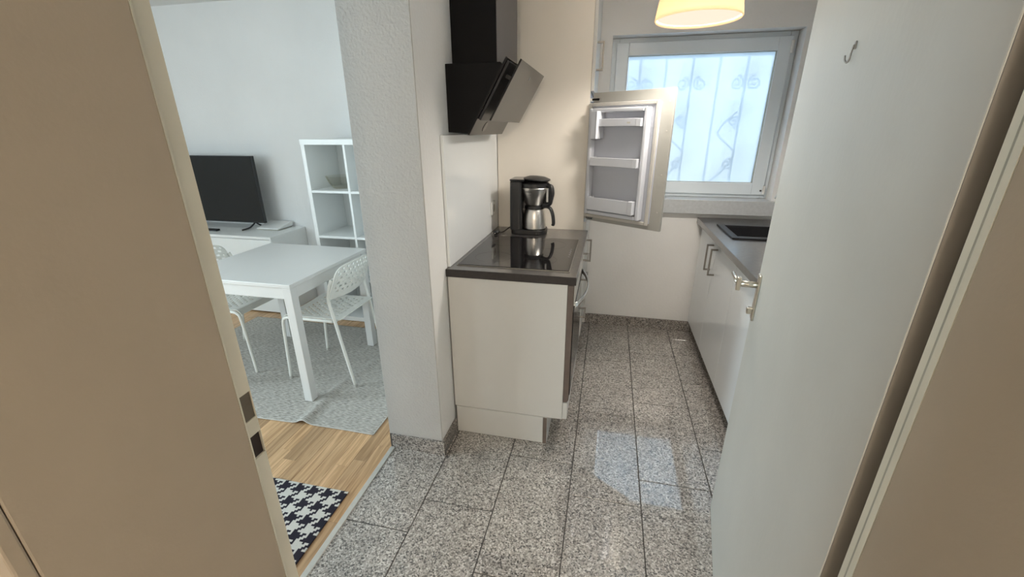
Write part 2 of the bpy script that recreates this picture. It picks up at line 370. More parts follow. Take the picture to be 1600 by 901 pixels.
# wall with the doorway the camera looks through
JL, JR = -.63, .352
struct(boxes('wall_front', [(-1.42, JL-.03, .20, .52, 0, ZC), (JR+.03, XR+.12, .20, .51, 0, ZC), (JL-.03, JR+.03, .20, .51, 2.06, ZC)], 'wall_white', bevel=0), 'white wall around the doorway', 'wall')
struct(boxes('wall_hall', [(-1.42, -1.32, -2.1, .2, 0, ZC), (1.3, 1.42, -2.1, .3, 0, ZC)], 'wall_white', bevel=0))
w2 = struct(boxes('window_2', [(-4.66, -4.60, -.9, -.84, .85, 2.25), (-4.66, -4.60, 1.19, 1.25, .85, 2.25), (-4.66, -4.60, .14, .20, .85, 2.25), (-4.66, -4.60, -.84, 1.19, .85, .91), (-4.66, -4.60, -.84, 1.19, 2.19, 2.25)], 'pvc_white_daylit', bevel=.003))
box('pane', -4.636, -4.628, -.84, 1.19, .91, 2.19, 'window_glass', w2, bevel=0)

# granite baseboards
bb = struct(box('baseboard_back', XW+.60, .70, YB-.006, YB, 0, .084, 'grout', bevel=0), 'speckled granite skirting along the kitchen back wall', 'baseboard')
for x0 in (-.375, -.07, .235, .54): box('baseboard_tile', max(x0, -.11)+.001, min(x0+TW, .72)-.001, YB-.016, YB-.006, 0, .085, 'granite_base', bb, bevel=.001)
bp_ = struct(box('baseboard_partition', -.978, XW-.001, 1.554, 1.56, 0, .078, 'grout', bevel=0), 'speckled granite skirting round the partition end', 'baseboard')
box('baseboard_tile', -.965, XW+.012, 1.546, 1.556, 0, .08, 'granite_base', bp_, bevel=.001)
box('baseboard_tile', XW, XW+.012, 1.557, 1.736, 0, .08, 'granite_base', bp_, bevel=.001)

# ------------------------------------------------------------------ door frame
HOLES = [(.976, 1.034), (.890, .942)]
jl = struct(thing('trim_2', 'cream door lining with latch holes on the lock side', 'door frame', (JL, .38, 0)), None)
box('lining_board', JL-.05, JL, .223, .5265, 0, 2.06, 'frame_cream', jl, bevel=.002)
prism('lining_lip', [(JL-.05, .5265), (JL, .5265), (JL-.002, .531), (JL-.006, .533), (JL-.05, .533)], 'z', 0, 2.06, 'frame_edge', jl, bevel=0)
zs = [0, HOLES[1][0], HOLES[1][1], HOLES[0][0], HOLES[0][1], 2.06]
boxes('rebate_strip', [(JL-.05, JL-.012, .533, .566, zs[i], zs[i+1]) for i in (0, 2, 4)] + [(JL-.05, JL-.012, .533, .5345, zs[i], zs[i+1]) for i in (1, 3)] + [(JL-.05, JL-.012, .5645, .566, zs[i], zs[i+1]) for i in (1, 3)], 'frame_edge', jl, bevel=.0004)
box('strike_hole', JL-.047, JL-.015, .5345, .5645, HOLES[0][0], HOLES[0][1], 'hole_metal', jl, bevel=0)
box('strike_hole', JL-.047, JL-.017, .5345, .5645, HOLES[1][0], HOLES[1][1], 'dark_hole', jl, bevel=0)
box('casing', JL-.09, JL-.0005, .205, .2225, 0, 2.12, 'frame_cream', jl, bevel=.003)
jr = struct(thing('trim_3', 'cream door lining with grey seal on the hinge side', 'door frame', (JR, .38, 0)), None)
box('lining_board', JR, JR+.05, .19, .478, 0, 2.06, 'frame_cream', jr, bevel=.002)
prism('lining_lip', [(JR, .478), (JR+.0025, .490), (JR+.007, .497), (JR+.05, .497), (JR+.05, .478)], 'z', 0, 2.06, 'frame_edge', jr, bevel=0)
tube('seal', [(JR+.0135, .5005, .02), (JR+.0135, .5005, 2.05)], .0048, 'seal_grey', jr, n=8)
box('rebate_strip', JR+.0135, JR+.05, .497, .5195, 0, 2.06, 'frame_edge', jr, bevel=.001)
struct(boxes('trim_4', [(JL-.05, JR+.05, .20, .51, 2.06, 2.10)], 'frame_cream', bevel=.002))

# ------------------------------------------------------------------ open door leaf
DA = math.atan2(.1704, .985)
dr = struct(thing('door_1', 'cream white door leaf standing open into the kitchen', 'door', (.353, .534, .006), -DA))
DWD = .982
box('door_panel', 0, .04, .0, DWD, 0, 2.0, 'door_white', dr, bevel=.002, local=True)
box('hinge_edge_shade', .0015, .0385, -.0012, .001, .002, 1.998, 'door_edge_shade', dr, bevel=0, local=True)  # thin dark overlay, shade on the hinge edge painted in
HY = .940
hd = box('handle_plate', -.007, -.0002, HY-.018, HY+.018, .885, 1.045, 'nickel', dr, bevel=.002, local=True)
bm = bmesh.new(); add_tube(bm, [(-.007, HY, 1.008), (-.058, HY, 1.008)], .0105, 16); obj('handle_neck', bm, 'nickel', hd, local=True, smooth=True)
bm = bmesh.new(); add_box(bm, -.070, -.056, HY-.012, HY+.012, .985, 1.031); obj('handle_boss', bm, 'nickel', hd, local=True, bevel=.003)
bm = bmesh.new(); add_tube(bm, [(-.066, HY+.01, 1.010), (-.072, HY+.10, 1.012)], .007, 12); obj('lever', bm, 'nickel', hd, local=True, smooth=True)
box('thumb_turn', -.024, -.007, HY-.010, HY+.010, .905, .928, 'nickel', hd, bevel=.003, local=True)
hk = tube('hook', smooth_path([(-.001, .503, 1.640), (-.004, .503, 1.640), (-.005, .505, 1.630), (-.005, .508, 1.618), (-.007, .513, 1.613), (-.010, .517, 1.618), (-.011, .518, 1.626)], 5), .0018, 'steel_handle', dr, n=8, local=True)
box('hook_base', -.003, 0, .499, .507, 1.634, 1.648, 'steel_handle', hk, bevel=.001, local=True)

# ------------------------------------------------------------------ kitchen window
FY0, FY1 = 3.36, 3.43
wi = struct(thing('window_1', 'white plastic window with a frosted pane', 'window', (.53, FY0, WZ0)))
def ring(name, x0, x1, z0, z1, t, y0, y1, material, parent, bevel=.004, tb=None):
    tb = tb or t
    return boxes(name, [(x0, x0+t, y0, y1, z0, z1), (x1-t, x1, y0, y1, z0, z1), (x0+t, x1-t, y0, y1, z0, z0+tb), (x0+t, x1-t, y0, y1, z1-t, z1)], material, parent, bevel)
ring('outer_frame', WX0+.001, WX1-.001, WZ0, WZ1-.001, .045, FY0, FY1, 'pvc_white_daylit', wi)
sa = ring('sash', WX0+.030, WX1-.030, WZ0+.025, WZ1-.030, .080, FY0-.018, FY0+.05, 'pvc_white_daylit', wi)
GX0, GX1, GZ0, GZ1 = WX0+.105, WX1-.105, WZ0+.10, WZ1-.105
ring('glazing_bead', GX0, GX1, GZ0, GZ1, .008, FY0-.010, FY0+.02, 'seal_grey', sa, 0)
pn = box('pane', GX0+.002, GX1-.002, FY0+.012, FY0+.018, GZ0+.002, GZ1-.002, 'window_glass', sa, bevel=0)
box('frosted_film', GX0+.014, GX1-.003, FY0+.009, FY0+.0105, GZ0+.004, GZ1-.006, 'frosted_film', sa, bevel=0)
box('hinge_cap', WX1-.040, WX1-.024, FY0-.030, FY0-.018, WZ1-.13, WZ1-.055, 'white_plastic', wi, bevel=.003)
box('hinge_cap', WX1-.040, WX1-.024, FY0-.030, FY0-.018, WZ0+.030, WZ0+.09, 'white_plastic', wi, bevel=.003)
dh = lathe('drain_hole', [(.006, 0), (.006, .004)], 0, 0, 'dark_hole', wi, n=12, local=True)
dh.rotation_euler = (PI/2, 0, 0); dh.location = (WX1-.05-.53, -.018, .055)
struct(boxes('trim_5', [(WX0+.0005, WX1-.0005, YB-.001, FY0+.03, WZ0-.030, WZ0-.001), (WX0-.12, WX1+.015, YB-.045, YB-.001, WZ0-.10, WZ0-.001)], 'sill_grey', bevel=.003), 'grey stone sill under the kitchen window', 'sill')
# wrought-iron grille outside
gr = thing('window_grille', 'wrought-iron grille with scrolls outside the frosted window', 'window grille', (.53, 3.52, 1.0))
GY = 3.50
for i in range(7):
    xx = .02+i*.17
    tube('bar', [(xx, GY, .98), (xx, GY, 2.10)], .008, 'iron_black', gr, n=8)
for z in (1.02, 2.06): box('rail', -.05, 1.11, GY-.006, GY+.006, z-.012, z+.012, 'iron_black', gr)
def scroll(cx, cz, s, flip, ang):
    pts = []
    for k in range(26):
        t = k/25; r = s*(1-.82*t); a = ang+flip*(t*3.4*PI)
        pts.append((cx+r*math.cos(a), GY-.012, cz+r*math.sin(a)))
    tube('scroll', pts, .006, 'iron_black', gr, n=6)
for i in range(6):
    xx = .105+i*.17
    f = 1 if i % 2 else -1
    scroll(xx-.03*f, 1.86, .045, f, PI/2)
    if i % 2 == 0:
        scroll(xx+.05, 1.62, .040, 1, -PI/2); scroll(xx+.05, 1.34, .040, -1, PI/2)
        tube('stem', smooth_path([(xx-.07, GY-.012, 1.20), (xx+.03, GY-.012, 1.30), (xx+.08, GY-.012, 1.42), (xx-.04, GY-.012, 1.55), (xx+.06, GY-.012, 1.68)], 6), .006, 'iron_black', gr, n=6)
og = struct(box('ground_outside', -6, 7, YL+.3, 14, -.3, -.1, 'outside_ground', bevel=0))
# a bush outside, glimpsed past the edge of the film
bu = thing('garden_bush', 'green leafy bush outside, glimpsed past the edge of the frosted film', 'bush', (-.45, 5.2, -.1))
tube('stem', [(-.45, 5.2, -.1), (-.43, 5.22, .9), (-.46, 5.18, 1.8)], .03, 'wood_base', bu)
bm = bmesh.new(); rnd = random.Random(3)
for k in range(900):
    a = rnd.random()*2*PI; z = rnd.uniform(.3, 3.0); r = .55*rnd.random()**.5*(1-abs(z-1.6)/2.2)
    c = Vector((-.45+r*math.cos(a), 5.2+r*math.sin(a), z)); d = Vector((rnd.uniform(-1, 1), rnd.uniform(-1, 1), rnd.uniform(-1, 1))).normalized(); e = d.orthogonal().normalized()
    s = rnd.uniform(.03, .05); bm.faces.new([bm.verts.new(c+s*d), bm.verts.new(c+.5*s*e), bm.verts.new(c-s*d), bm.verts.new(c-.5*s*e)])
lv = obj('leaves', bm, 'leaf_green', bu); lv['kind'] = 'stuff'

# ------------------------------------------------------------------ left kitchen run
Y0, Y1, YT = 1.737, 2.352, 2.664
ZW = .905
def d_handle(name, parent, x, y0, z0, y1, z1, vertical, out=.034, local=False):
    """square bar handle on a face looking along +x (out>0) or -x (out<0)"""
    t = .005; xo = x+out
    X = lambda a, b: (min(a, b), max(a, b))
    L = []
    if vertical:
        yc = (y0+y1)/2
        L = [(*X(xo-t if out > 0 else xo+t, xo+t if out > 0 else xo-t), yc-t, yc+t, z0, z1), (*X(x, xo), yc-t, yc+t, z0, z0+2*t), (*X(x, xo), yc-t, yc+t, z1-2*t, z1)]
    else:
        zc = (z0+z1)/2
        L = [(xo-t, xo+t, y0, y1, zc-t, zc+t), (*X(x, xo), y0, y0+2*t, zc-t, zc+t), (*X(x, xo), y1-2*t, y1, zc-t, zc+t)]
    return boxes(name, L, 'steel_handle', parent, bevel=.001, local=local)
oc = thing('oven_cabinet', 'white base cabinet with bare end panel housing the oven', 'cabinet', (-.4, 2.04, 0))
box('side_panel', -.693, -.140, Y0, Y0+.016, .162, .866, 'cabinet_white', oc)
box('side_panel', -.69, -.140, Y1-.016, Y1-.001, .162, .866, 'cabinet_white', oc)
box('bottom_panel', -.69, -.142, Y0+.016, Y1-.016, .162, .178, 'cabinet_white', oc)
box('plinth_side', XW+.014, -.233, Y0+.001, Y0+.017, .002, .159, 'cabinet_white', oc)
box('plinth_front', -.231, -.213, Y0+.0005, Y1-.001, .002, .159, 'cabinet_white', oc)
box('edge_strip', -.2325, -.2142, Y0-.0006, Y0+.0005, .002, .158, 'edge_brown', oc, bevel=0)
box('drawer_front', -.139, -.117, Y0+.001, Y1-.0025, .165, .258, 'cabinet_white', oc, bevel=.002)
ov = thing('built_in_oven', 'built-in oven with black glass front and curved bar handle', 'oven', (-.13, 2.04, .26))
box('oven_body', -.62, -.141, Y0+.018, Y1-.018, .262, .862, 'black_plastic', ov)
prism('front_frame', [(-.1395, .262), (-.121, .262), (-.113, .275), (-.113, .864), (-.1395, .864)], 'y', Y0+.001, Y1-.003, 'edge_brown', ov, bevel=.002)
box('door_glass', -.1128, -.109, Y0+.012, Y1-.014, .30, .735, 'black_gloss', ov)
box('control_panel', -.1128, -.109, Y0+.012, Y1-.014, .765, .86, 'steel_brushed', ov)
pts = []
for k in range(17):
    t = k/16; pts.append((-.110+.048*math.sin(PI*t)**.8, Y0+.045+t*.525, .752))
bm = bmesh.new(); add_tube(bm, pts, .014, 10, ry=.006); hb = obj('oven_handle', bm, 'chrome', ov, smooth=True)
dc = thing('drawer_cabinet', 'narrow white drawer cabinet between oven and fridge cabinet', 'cabinet', (-.4, 2.5, 0))
box('body', -.69, -.140, Y1, YT-.001, .162, .866, 'cabinet_white', dc)
box('plinth_front', -.231, -.213, Y1, YT-.001, .002, .159, 'cabinet_white', dc)
for z0, z1, hz in ((.165, .525, .437), (.528, .722, .675), (.725, .862, .795)):
    dfr = box('drawer_front', -.139, -.120, Y1+.002, YT-.003, z0, z1, 'cabinet_white', dc, bevel=.002)
    d_handle('handle', dfr, -.120, 2.36+.01, hz-.005, 2.515, hz+.005, False)
wt = box('worktop', XW+.002, -.104, Y0-.004, YT, ZW-.038, ZW, 'worktop_dark', bevel=.002)
tag(wt, 'dark grey worktop under the hob and coffee maker', 'worktop')
box('edge_band', XW+.002, -.104, Y0-.0052, Y0-.004, ZW-.037, ZW-.001, 'worktop_edge', wt, bevel=0)
hob = thing('ceramic_hob', 'black glass ceramic hob with steel rim in dark worktop', 'hob', (-.40, 2.09, ZW))
box('rim', -.667, -.139, 1.793, 2.392, ZW, ZW+.0035, 'steel_handle', hob, bevel=.001)
hg = box('glass_plate', -.663, -.143, 1.799, 2.388, ZW+.0035, ZW+.006, 'hob_glass', hob, bevel=.001)
for cx, cy, r in ((-.53, 1.95, .09), (-.53, 2.24, .075), (-.29, 1.95, .075), (-.29, 2.24, .09)):
    bm = bmesh.new(); n = 48
    A = [bm.verts.new((cx+(r-.0012)*math.cos(2*PI*i/n), cy+(r-.0012)*math.sin(2*PI*i/n), ZW+.0062)) for i in range(n)]
    B = [bm.verts.new((cx+r*math.cos(2*PI*i/n), cy+r*math.sin(2*PI*i/n), ZW+.0062)) for i in range(n)]
    for i in range(n): bm.faces.new((A[i], B[i], B[(i+1) % n], A[(i+1) % n]))
    obj('zone_ring', bm, 'hood_glass', hg)
for k in range(5): box('touch_mark', -.168, -.160, 2.02+k*.035, 2.028+k*.035, ZW+.0061, ZW+.0063, 'hob_mark', hg, bevel=0)

bs = box('backsplash_panel', XW+.001, XW+.014, 1.762, YT, ZW+.001, 1.479, 'cabinet_gloss', bevel=.001)
tag(bs, 'white splashback panel on the wall behind the hob', 'panel')
sk = thing('wall_socket', 'white wall socket on the splashback beside the coffee maker', 'socket', (XW+.014, 2.52, 1.05))
box('cover', XW+.0142, XW+.024, 2.48, 2.56, 1.01, 1.09, 'white_plastic', sk, bevel=.004)
lathe('socket_well', [(.0, .0105), (.021, .0105), (.022, .012), (.024, .012), (.024, .0)], 0, 0, 'gasket', sk, n=24, local=True).rotation_euler = (0, PI/2, 0)

# tall cabinet with the fridge
tc = thing('fridge_cabinet', 'tall cream cabinet housing the built-in fridge', 'cabinet', (-.4, 2.95, 0))
YE = YB-.003
box('side_panel', -.684, -.136, YT+.001, YT+.019, .0, 2.30, 'tall_side', tc)
box('side_panel', -.684, -.136, YE-.018, YE, .0, 2.30, 'tall_side', tc)
box('top_panel', -.684, -.136, YT+.019, YE-.018, 2.282, 2.30, 'tall_side', tc)
box('back_panel', -.684, -.676, YT+.019, YE-.018, .0, 2.282, 'cabinet_white', tc)
box('shelf', -.676, -.138, YT+.019, YE-.018, .945, .963, 'cabinet_white', tc)
box('shelf', -.676, -.138, YT+.019, YE-.018, 1.70, 1.718, 'cabinet_white', tc)
ud = box('cabinet_door', -.135, -.117, YT+.002, YE-.001, 1.702, 2.297, 'cabinet_white', tc, bevel=.002)
d_handle('handle', ud, -.117, 2.765, 1.815, 2.775, 1.965, True)
ld = box('cabinet_door', -.135, -.117, YT+.002, YE-.001, .165, .958, 'cabinet_white', tc, bevel=.002)
d_handle('handle', ld, -.117, 2.745, .675, 2.755, .825, True)
box('plinth_front', -.231, -.213, YT+.02, YE-.02, .002, .159, 'cabinet_white', tc)

fr = thing('refrigerator', 'built-in refrigerator with its door swung wide open', 'fridge', (-.4, 2.95, .965))
boxes('inner_box', [(-.64, -.140, YT+.022, YT+.06, .966, 1.698), (-.64, -.140, YE-.06, YE-.022, .966, 1.698), (-.64, -.140, YT+.06, YE-.06, .966, 1.0), (-.64, -.140, YT+.06, YE-.06, 1.664, 1.698), (-.674, -.64, YT+.022, YE-.022, .966, 1.698)], 'fridge_liner', fr, bevel=.003)
for z in (1.14, 1.30): box('glass_shelf', -.63, -.17, YT+.062, YE-.062, z, z+.006, 'bowl_glass', fr, bevel=0)
box('freezer_flap', -.16, -.142, YT+.065, YE-.065, 1.46, 1.66, 'white_plastic', fr, bevel=.003)
FA = math.radians(33); FW = .490; fz0, fz1 = .968, 1.693
fd = box('fridge_door', 0, FW, 0, .018, 0, fz1-fz0, 'cabinet_cream', fr, bevel=.0015, local=True)
hl = Vector((-.118, 2.685, fz0)); fd.location = hl-fr.location; fd.rotation_euler = (0, 0, -FA)
H = fz1-fz0
ring_ = lambda n, x0, x1, z0, z1, t, y0, y1, m_, p, bv=.003: obj(n, (lambda bm: ([add_box(bm, *b) for b in ((x0, x0+t, y0, y1, z0, z1), (x1-t, x1, y0, y1, z0, z1), (x0+t, x1-t, y0, y1, z0, z0+t), (x0+t, x1-t, y0, y1, z1-t, z1))], bm)[1])(bmesh.new()), m_, p, local=True, bevel=bv)
box('door_liner', .006, .425, -.030, 0, .035, H-.060, 'fridge_liner', fd, bevel=.003, local=True)
ring_('gasket', .004, .432, .030, H-.055, .018, -.042, -.028, 'gasket', fd)
ring_('liner_rim', .030, .392, .055, H-.085, .022, -.075, -.030, 'fridge_clear', fd, .006)
for z, hh, dp in ((.085, .075, .100), (.335, .048, .095), (.545, .040, .090)):
    boxes('door_shelf', [(.066, .365, -dp, -dp+.005, z, z+hh), (.066, .071, -dp, -.035, z, z+hh), (.336, .365, -dp-.001, -.035, z, z+hh), (.066, .365, -dp, -.035, z, z+.006)], 'fridge_clear', fd, bevel=.002, local=True)
box('shelf_mark', .285, .305, -.0905, -.0895, .560, .568, 'gasket', fd, bevel=0, local=True)
boxes('tray_box', [(.070, .108, -.112, -.106, .480, .625), (.096, .108, -.112, -.035, .480, .625), (.070, .108, -.112, -.035, .480, .486)], 'fridge_clear', fd, bevel=.003, local=True)
for z in (.010, H-.045):
    boxes('door_hinge', [(-.012, .055, -.016, -.002, z, z+.018), (-.028, -.004, -.012, .012, z+.003, z+.015)], 'chrome', fd, bevel=.003, local=True)
for z in (.10, .30, .52, .66): 
    bm = bmesh.new(); add_box(bm, .462, .468, -.0012, 0, z, z+.006); obj('screw', bm, 'gasket', fd, local=True)

# ------------------------------------------------------------------ cooker hood
HY0, HY1 = 1.865, 2.462
hd_ = thing('cooker_hood', 'black angled cooker hood with two tilted glass panels', 'hood', (-.6, 2.16, 1.48))
prism('body', [(XW+.001, 1.490), (-.612, 1.484), (-.600, 1.490), (-.452, 1.745), (-.462, 1.757), (XW+.001, 1.757)], 'y', HY0, HY1, 'hood_black', hd_, bevel=.002)
box('chimney', XW+.001, -.500, 1.955, 2.375, 1.757, ZC-.001, 'hood_black', hd_, bevel=.002)
box('chimney_front', -.500, -.4985, 1.957, 2.373, 1.758, ZC-.001, 'hood_chimney_face', hd_, bevel=0)
dx, dz = .170, .288; Ln = math.hypot(dx, dz); ux, uz = dx/Ln, dz/Ln; nx, nz = uz, -ux
def slab(o, s0, s1, t0, t1): # along the tilt, offset outwards
    return [(o[0]+ux*s0+nx*t0, o[1]+uz*s0+nz*t0), (o[0]+ux*s0+nx*t1, o[1]+uz*s0+nz*t1), (o[0]+ux*s1+nx*t1, o[1]+uz*s1+nz*t1), (o[0]+ux*s1+nx*t0, o[1]+uz*s1+nz*t0)]
O = (-.612, 1.4835)
prism('lower_glass', slab(O, -.002, .340, .001, .0095), 'y', HY0-.001, HY1+.001, 'hood_glass', hd_, bevel=.001)
prism('filter_recess', slab(O, .075, .332, .0098, .022), 'y', HY0+.012, HY1-.012, 'black_plastic', hd_, bevel=.002)
pr_ = prism('flap_glass', slab(O, .098, .362, .058, .065), 'y', HY0-.001, HY1+.001, 'hood_glass', hd_, bevel=.001)
for yy in (HY0+.06, HY1-.08):
    prism('flap_arm', slab(O, .27, .285, .02, .0585), 'y', yy, yy+.02, 'black_plastic', hd_)
q = Vector((O[0]+ux*.040+nx*.0098, HY0+.18, O[1]+uz*.040+nz*.0098))
lm = lathe('lamp_spot', [(.0, .0), (.022, .0), (.024, -.001), (.024, .001), (.0, .0015)], 0, 0, 'black_gloss', hd_, n=24, local=True)
lm.location = q-hd_.location; lm.rotation_euler = Vector((nx, 0, nz)).to_track_quat('Z', 'Y').to_euler()
q2 = Vector((O[0]+ux*.315+nx*.0653, HY0+.30, O[1]+uz*.315+nz*.0653))
l2 = lathe('touch_mark', [(.0, .0006), (.009, .0006), (.009, 0)], 0, 0, 'hob_mark', pr_, n=20, local=True)
l2.location = q2-hd_.location; l2.rotation_euler = lm.rotation_euler

# ------------------------------------------------------------------ coffee maker
cx, cy, z0 = -.455, 2.535, ZW
cm = thing('coffee_maker', 'black and steel filter coffee maker with thermal jug on the worktop', 'coffee maker', (cx, cy, z0))
def rrect(x0, x1, y0, y1, r, n=5):
    P = []
    for ccx, ccy, a0 in ((x1-r, y1-r, 0), (x0+r, y1-r, PI/2), (x0+r, y0+r, PI), (x1-r, y0+r, 1.5*PI)):
        for k in range(n+1): a = a0+k/n*PI/2; P.append((ccx+r*math.cos(a), ccy+r*math.sin(a)))
    return P
prism('base', rrect(cx-.108, cx+.105, cy-.078, cy+.085, .05), 'z', z0+.001, z0+.028, 'black_plastic', cm, bevel=.004)
prism('water_tank', rrect(cx-.108, cx-.035, cy-.078, cy+.085, .02), 'z', z0+.028, z0+.312, 'black_plastic', cm, bevel=.004)
prism('tank_lid', rrect(cx-.110, cx-.020, cy-.080, cy+.087, .02), 'z', z0+.3125, z0+.325, 'black_gloss', cm, bevel=.004)
JX = cx+.030; JY = cy
lathe('filter_holder', [(.052, z0+.172), (.058, z0+.180), (.088, z0+.272), (.086, z0+.276)], JX, JY, 'steel_brushed', cm, n=40)
lathe('holder_top', [(.084, z0+.276), (.087, z0+.280), (.086, z0+.298), (.076, z0+.304), (.055, z0+.312), (.0, z0+.314)], JX, JY, 'black_plastic', cm, n=40)
lid = lathe('filter_lid', [(.0, -.008), (.070, -.008), (.080, -.002), (.078, .004), (.050, .014), (.0, .017)], 0, 0, 'black_plastic', cm, n=40, local=True)
lid.location = (JX+.012-cx, 0, .322); lid.rotation_euler = (0, math.radians(4), 0)
lathe('jug_lid', [(.056, z0+.148), (.060, z0+.150), (.060, z0+.165), (.050, z0+.1715), (.0, z0+.1715)], JX, JY, 'black_plastic', cm, n=36)
lathe('thermal_jug', [(.0, z0+.030), (.066, z0+.030), (.069, z0+.034), (.069, z0+.060), (.068, z0+.09), (.060, z0+.135), (.054, z0+.1475)], JX, JY, 'steel_brushed', cm, n=40)
lathe('warming_plate', [(.0, z0+.0282), (.074, z0+.0282), (.074, z0+.0298), (.0, z0+.0298)], JX, JY, 'black_gloss', cm, n=40)
hdir = Vector((.93, -.36, 0)).normalized()
hp = lambda d, z: (JX+hdir.x*d, JY+hdir.y*d, z0+z)
bm = bmesh.new(); add_tube(bm, smooth_path([hp(.050, .160), hp(.085, .166), hp(.110, .155), hp(.126, .120), hp(.132, .075), hp(.128, .060)], 5), .009, 10, ry=.014); obj('jug_handle', bm, 'black_plastic', cm, smooth=True)
bm = bmesh.new(); add_tube(bm, smooth_path([hp(.080, .290), hp(.110, .285), hp(.120, .250), hp(.112, .210), hp(.100, .180), hp(.055, .172)], 5), .011, 10, ry=.014); obj('drip_handle', bm, 'black_plastic', cm, smooth=True)
bm = bmesh.new(); add_box(bm, -.006, .006, -.004, .004, .195, .275); 
gp = Vector((JX+hdir.x*.088, JY+hdir.y*.088-.008, 0)); bmesh.ops.translate(bm, verts=bm.verts, vec=(gp.x, gp.y, z0)); obj('level_gauge', bm, 'white_plastic', cm, bevel=.002)
bm = bmesh.new(); add_tube(bm, [hp(.060, .232), hp(.108, .232)], .050, 12, ry=.006); obj('holder_arm', bm, 'black_plastic', cm)
tm = Matrix.Translation((JX-.022, JY-.0815, z0+.247)) @ Matrix.Rotation(math.radians(-16), 4, 'Z') @ Matrix.Rotation(math.radians(73+35), 4, 'X') @ Matrix.Rotation(0, 4, 'Z')
text('maker_name', 'PHILIPS', .012, Matrix.Translation((JX-.022, JY-.0810, z0+.252)) @ Matrix.Rotation(math.radians(-16), 4, 'Z') @ Matrix.Rotation(math.radians(108), 4, 'X'), 'text_dark', cm)
box('name_line', JX-.030, JX-.010, JY-.0775, JY-.0755, z0+.236, z0+.238, 'text_dark', cm, bevel=0)
cord = tube('power_cord', smooth_path([(cx-.10, cy+.03, z0+.03), (cx-.13, cy+.02, z0+.022), (cx-.155, cy-.03, z0+.006), (cx-.175, cy-.075, z0+.006)], 6), .0035, 'cord_black', cm, n=8)
bm = bmesh.new(); add_tube(bm, [(cx-.172, cy-.07, z0+.012), (cx-.180, cy-.085, z0+.013), (cx-.190, cy-.108, z0+.013)], [.006, .012, .014], 10)
pl = obj('plug', bm, 'cord_black', cord, smooth=True)
for s in (-1, 1): tube('pin', [(cx-.190+s*.008, cy-.107-s*.003, z0+.013), (cx-.199+s*.008, cy-.126-s*.003, z0+.013)], .002, 'chrome', cord, n=6)

# ------------------------------------------------------------------ right kitchen run
XF = .680; RY0 = 1.20
def base_unit(name, label, doors, y0, y1):
    t = thing(name, label, 'cabinet', (.95, (y0+y1)/2, 0), group='base cabinets under the sink worktop')
    zt = .70 if 'sink' in name else .866      # room for the basin
    boxes('body', [(XF+.02, XR-.003, y0+.001, y1-.001, .10, zt)] + ([(XF+.02, XR-.003, y0+.001, y0+.018, zt, .866), (XF+.02, XR-.003, y1-.018, y1-.001, zt, .866)] if zt < .8 else []), 'cabinet_white', t)
    box('plinth_front', .735, .750, y0+.001, y1-.001, .002, .098, 'edge_brown', t)
    for a, b, hy in doors:
        dd = box('cabinet_door', XF, XF+.0185, a+.0015, b-.0015, .102, .862, 'cabinet_gloss', t, bevel=.0015)
        d_handle('handle', dd, XF, hy-.005, .645, hy+.005, .815, True, out=-.036)
    return t
base_unit('sink_cabinet', 'glossy white two-door base cabinet under the black sink', [(2.76, 3.225, 2.815), (2.30, 2.76, 2.700)], 2.30, 3.225)
base_unit('base_cabinet', 'glossy white base cabinet half hidden behind the open door', [(1.75, 2.30, 1.81), (RY0, 1.75, 1.70)], RY0, 2.30)
SX0, SX1, SY0, SY1 = .757, 1.13, 2.640, 2.950
wr = boxes('worktop', [(.645, SX0-.004, RY0, YB-.002, ZW-.038, ZW), (SX1+.004, XR-.002, RY0, YB-.002, ZW-.038, ZW), (SX0-.004, SX1+.004, RY0, SY0-.004, ZW-.038, ZW), (SX0-.004, SX1+.004, SY1+.004, YB-.002, ZW-.038, ZW)], 'worktop_dark', bevel=0)
tag(wr, 'dark grey worktop with the black sink, below the window', 'worktop')
box('edge_band', .6435, .645, RY0, YB-.002, ZW-.037, ZW-.001, 'worktop_dark', wr, bevel=0)
si = thing('sink', 'black composite sink set in the worktop under the window', 'sink', (.95, 2.79, ZW))
boxes('rim', [(.717, SX0, 2.592, 2.985, ZW, ZW+.010), (SX1, 1.17, 2.592, 2.985, ZW, ZW+.010), (SX0, SX1, 2.592, SY0, ZW, ZW+.010), (SX0, SX1, SY1, 2.985, ZW, ZW+.010)], 'sink_black', si, bevel=.003)
boxes('basin', [(SX0-.003, SX0, SY0, SY1, ZW-.17, ZW), (SX1, SX1+.003, SY0, SY1, ZW-.17, ZW), (SX0, SX1, SY0-.003, SY0, ZW-.17, ZW), (SX0, SX1, SY1, SY1+.003, ZW-.17, ZW), (SX0, SX1, SY0, SY1, ZW-.175, ZW-.17)], 'sink_black', si, bevel=0)
lathe('drain', [(.0, ZW-.168), (.04, ZW-.168), (.042, ZW-.1695)], .95, 2.80, 'chrome', si, n=24, cap=False)
tp = thing('kitchen_tap', 'chrome kitchen tap behind the sink, mostly hidden by the door', 'tap', (1.21, 2.80, ZW))
lathe('tap_body', [(.026, ZW), (.026, ZW+.006), (.021, ZW+.01), (.020, ZW+.13), (.018, ZW+.14)], 1.21, 2.80, 'chrome', tp, n=20)
tube('spout', smooth_path([(1.21, 2.80, ZW+.13), (1.19, 2.80, ZW+.20), (1.10, 2.80, ZW+.245), (1.0, 2.80, ZW+.24), (.972, 2.80, ZW+.205)], 6), .011, 'chrome', tp)
tube('tap_lever', [(1.21, 2.80, ZW+.14), (1.215, 2.86, ZW+.20)], .006, 'chrome', tp)

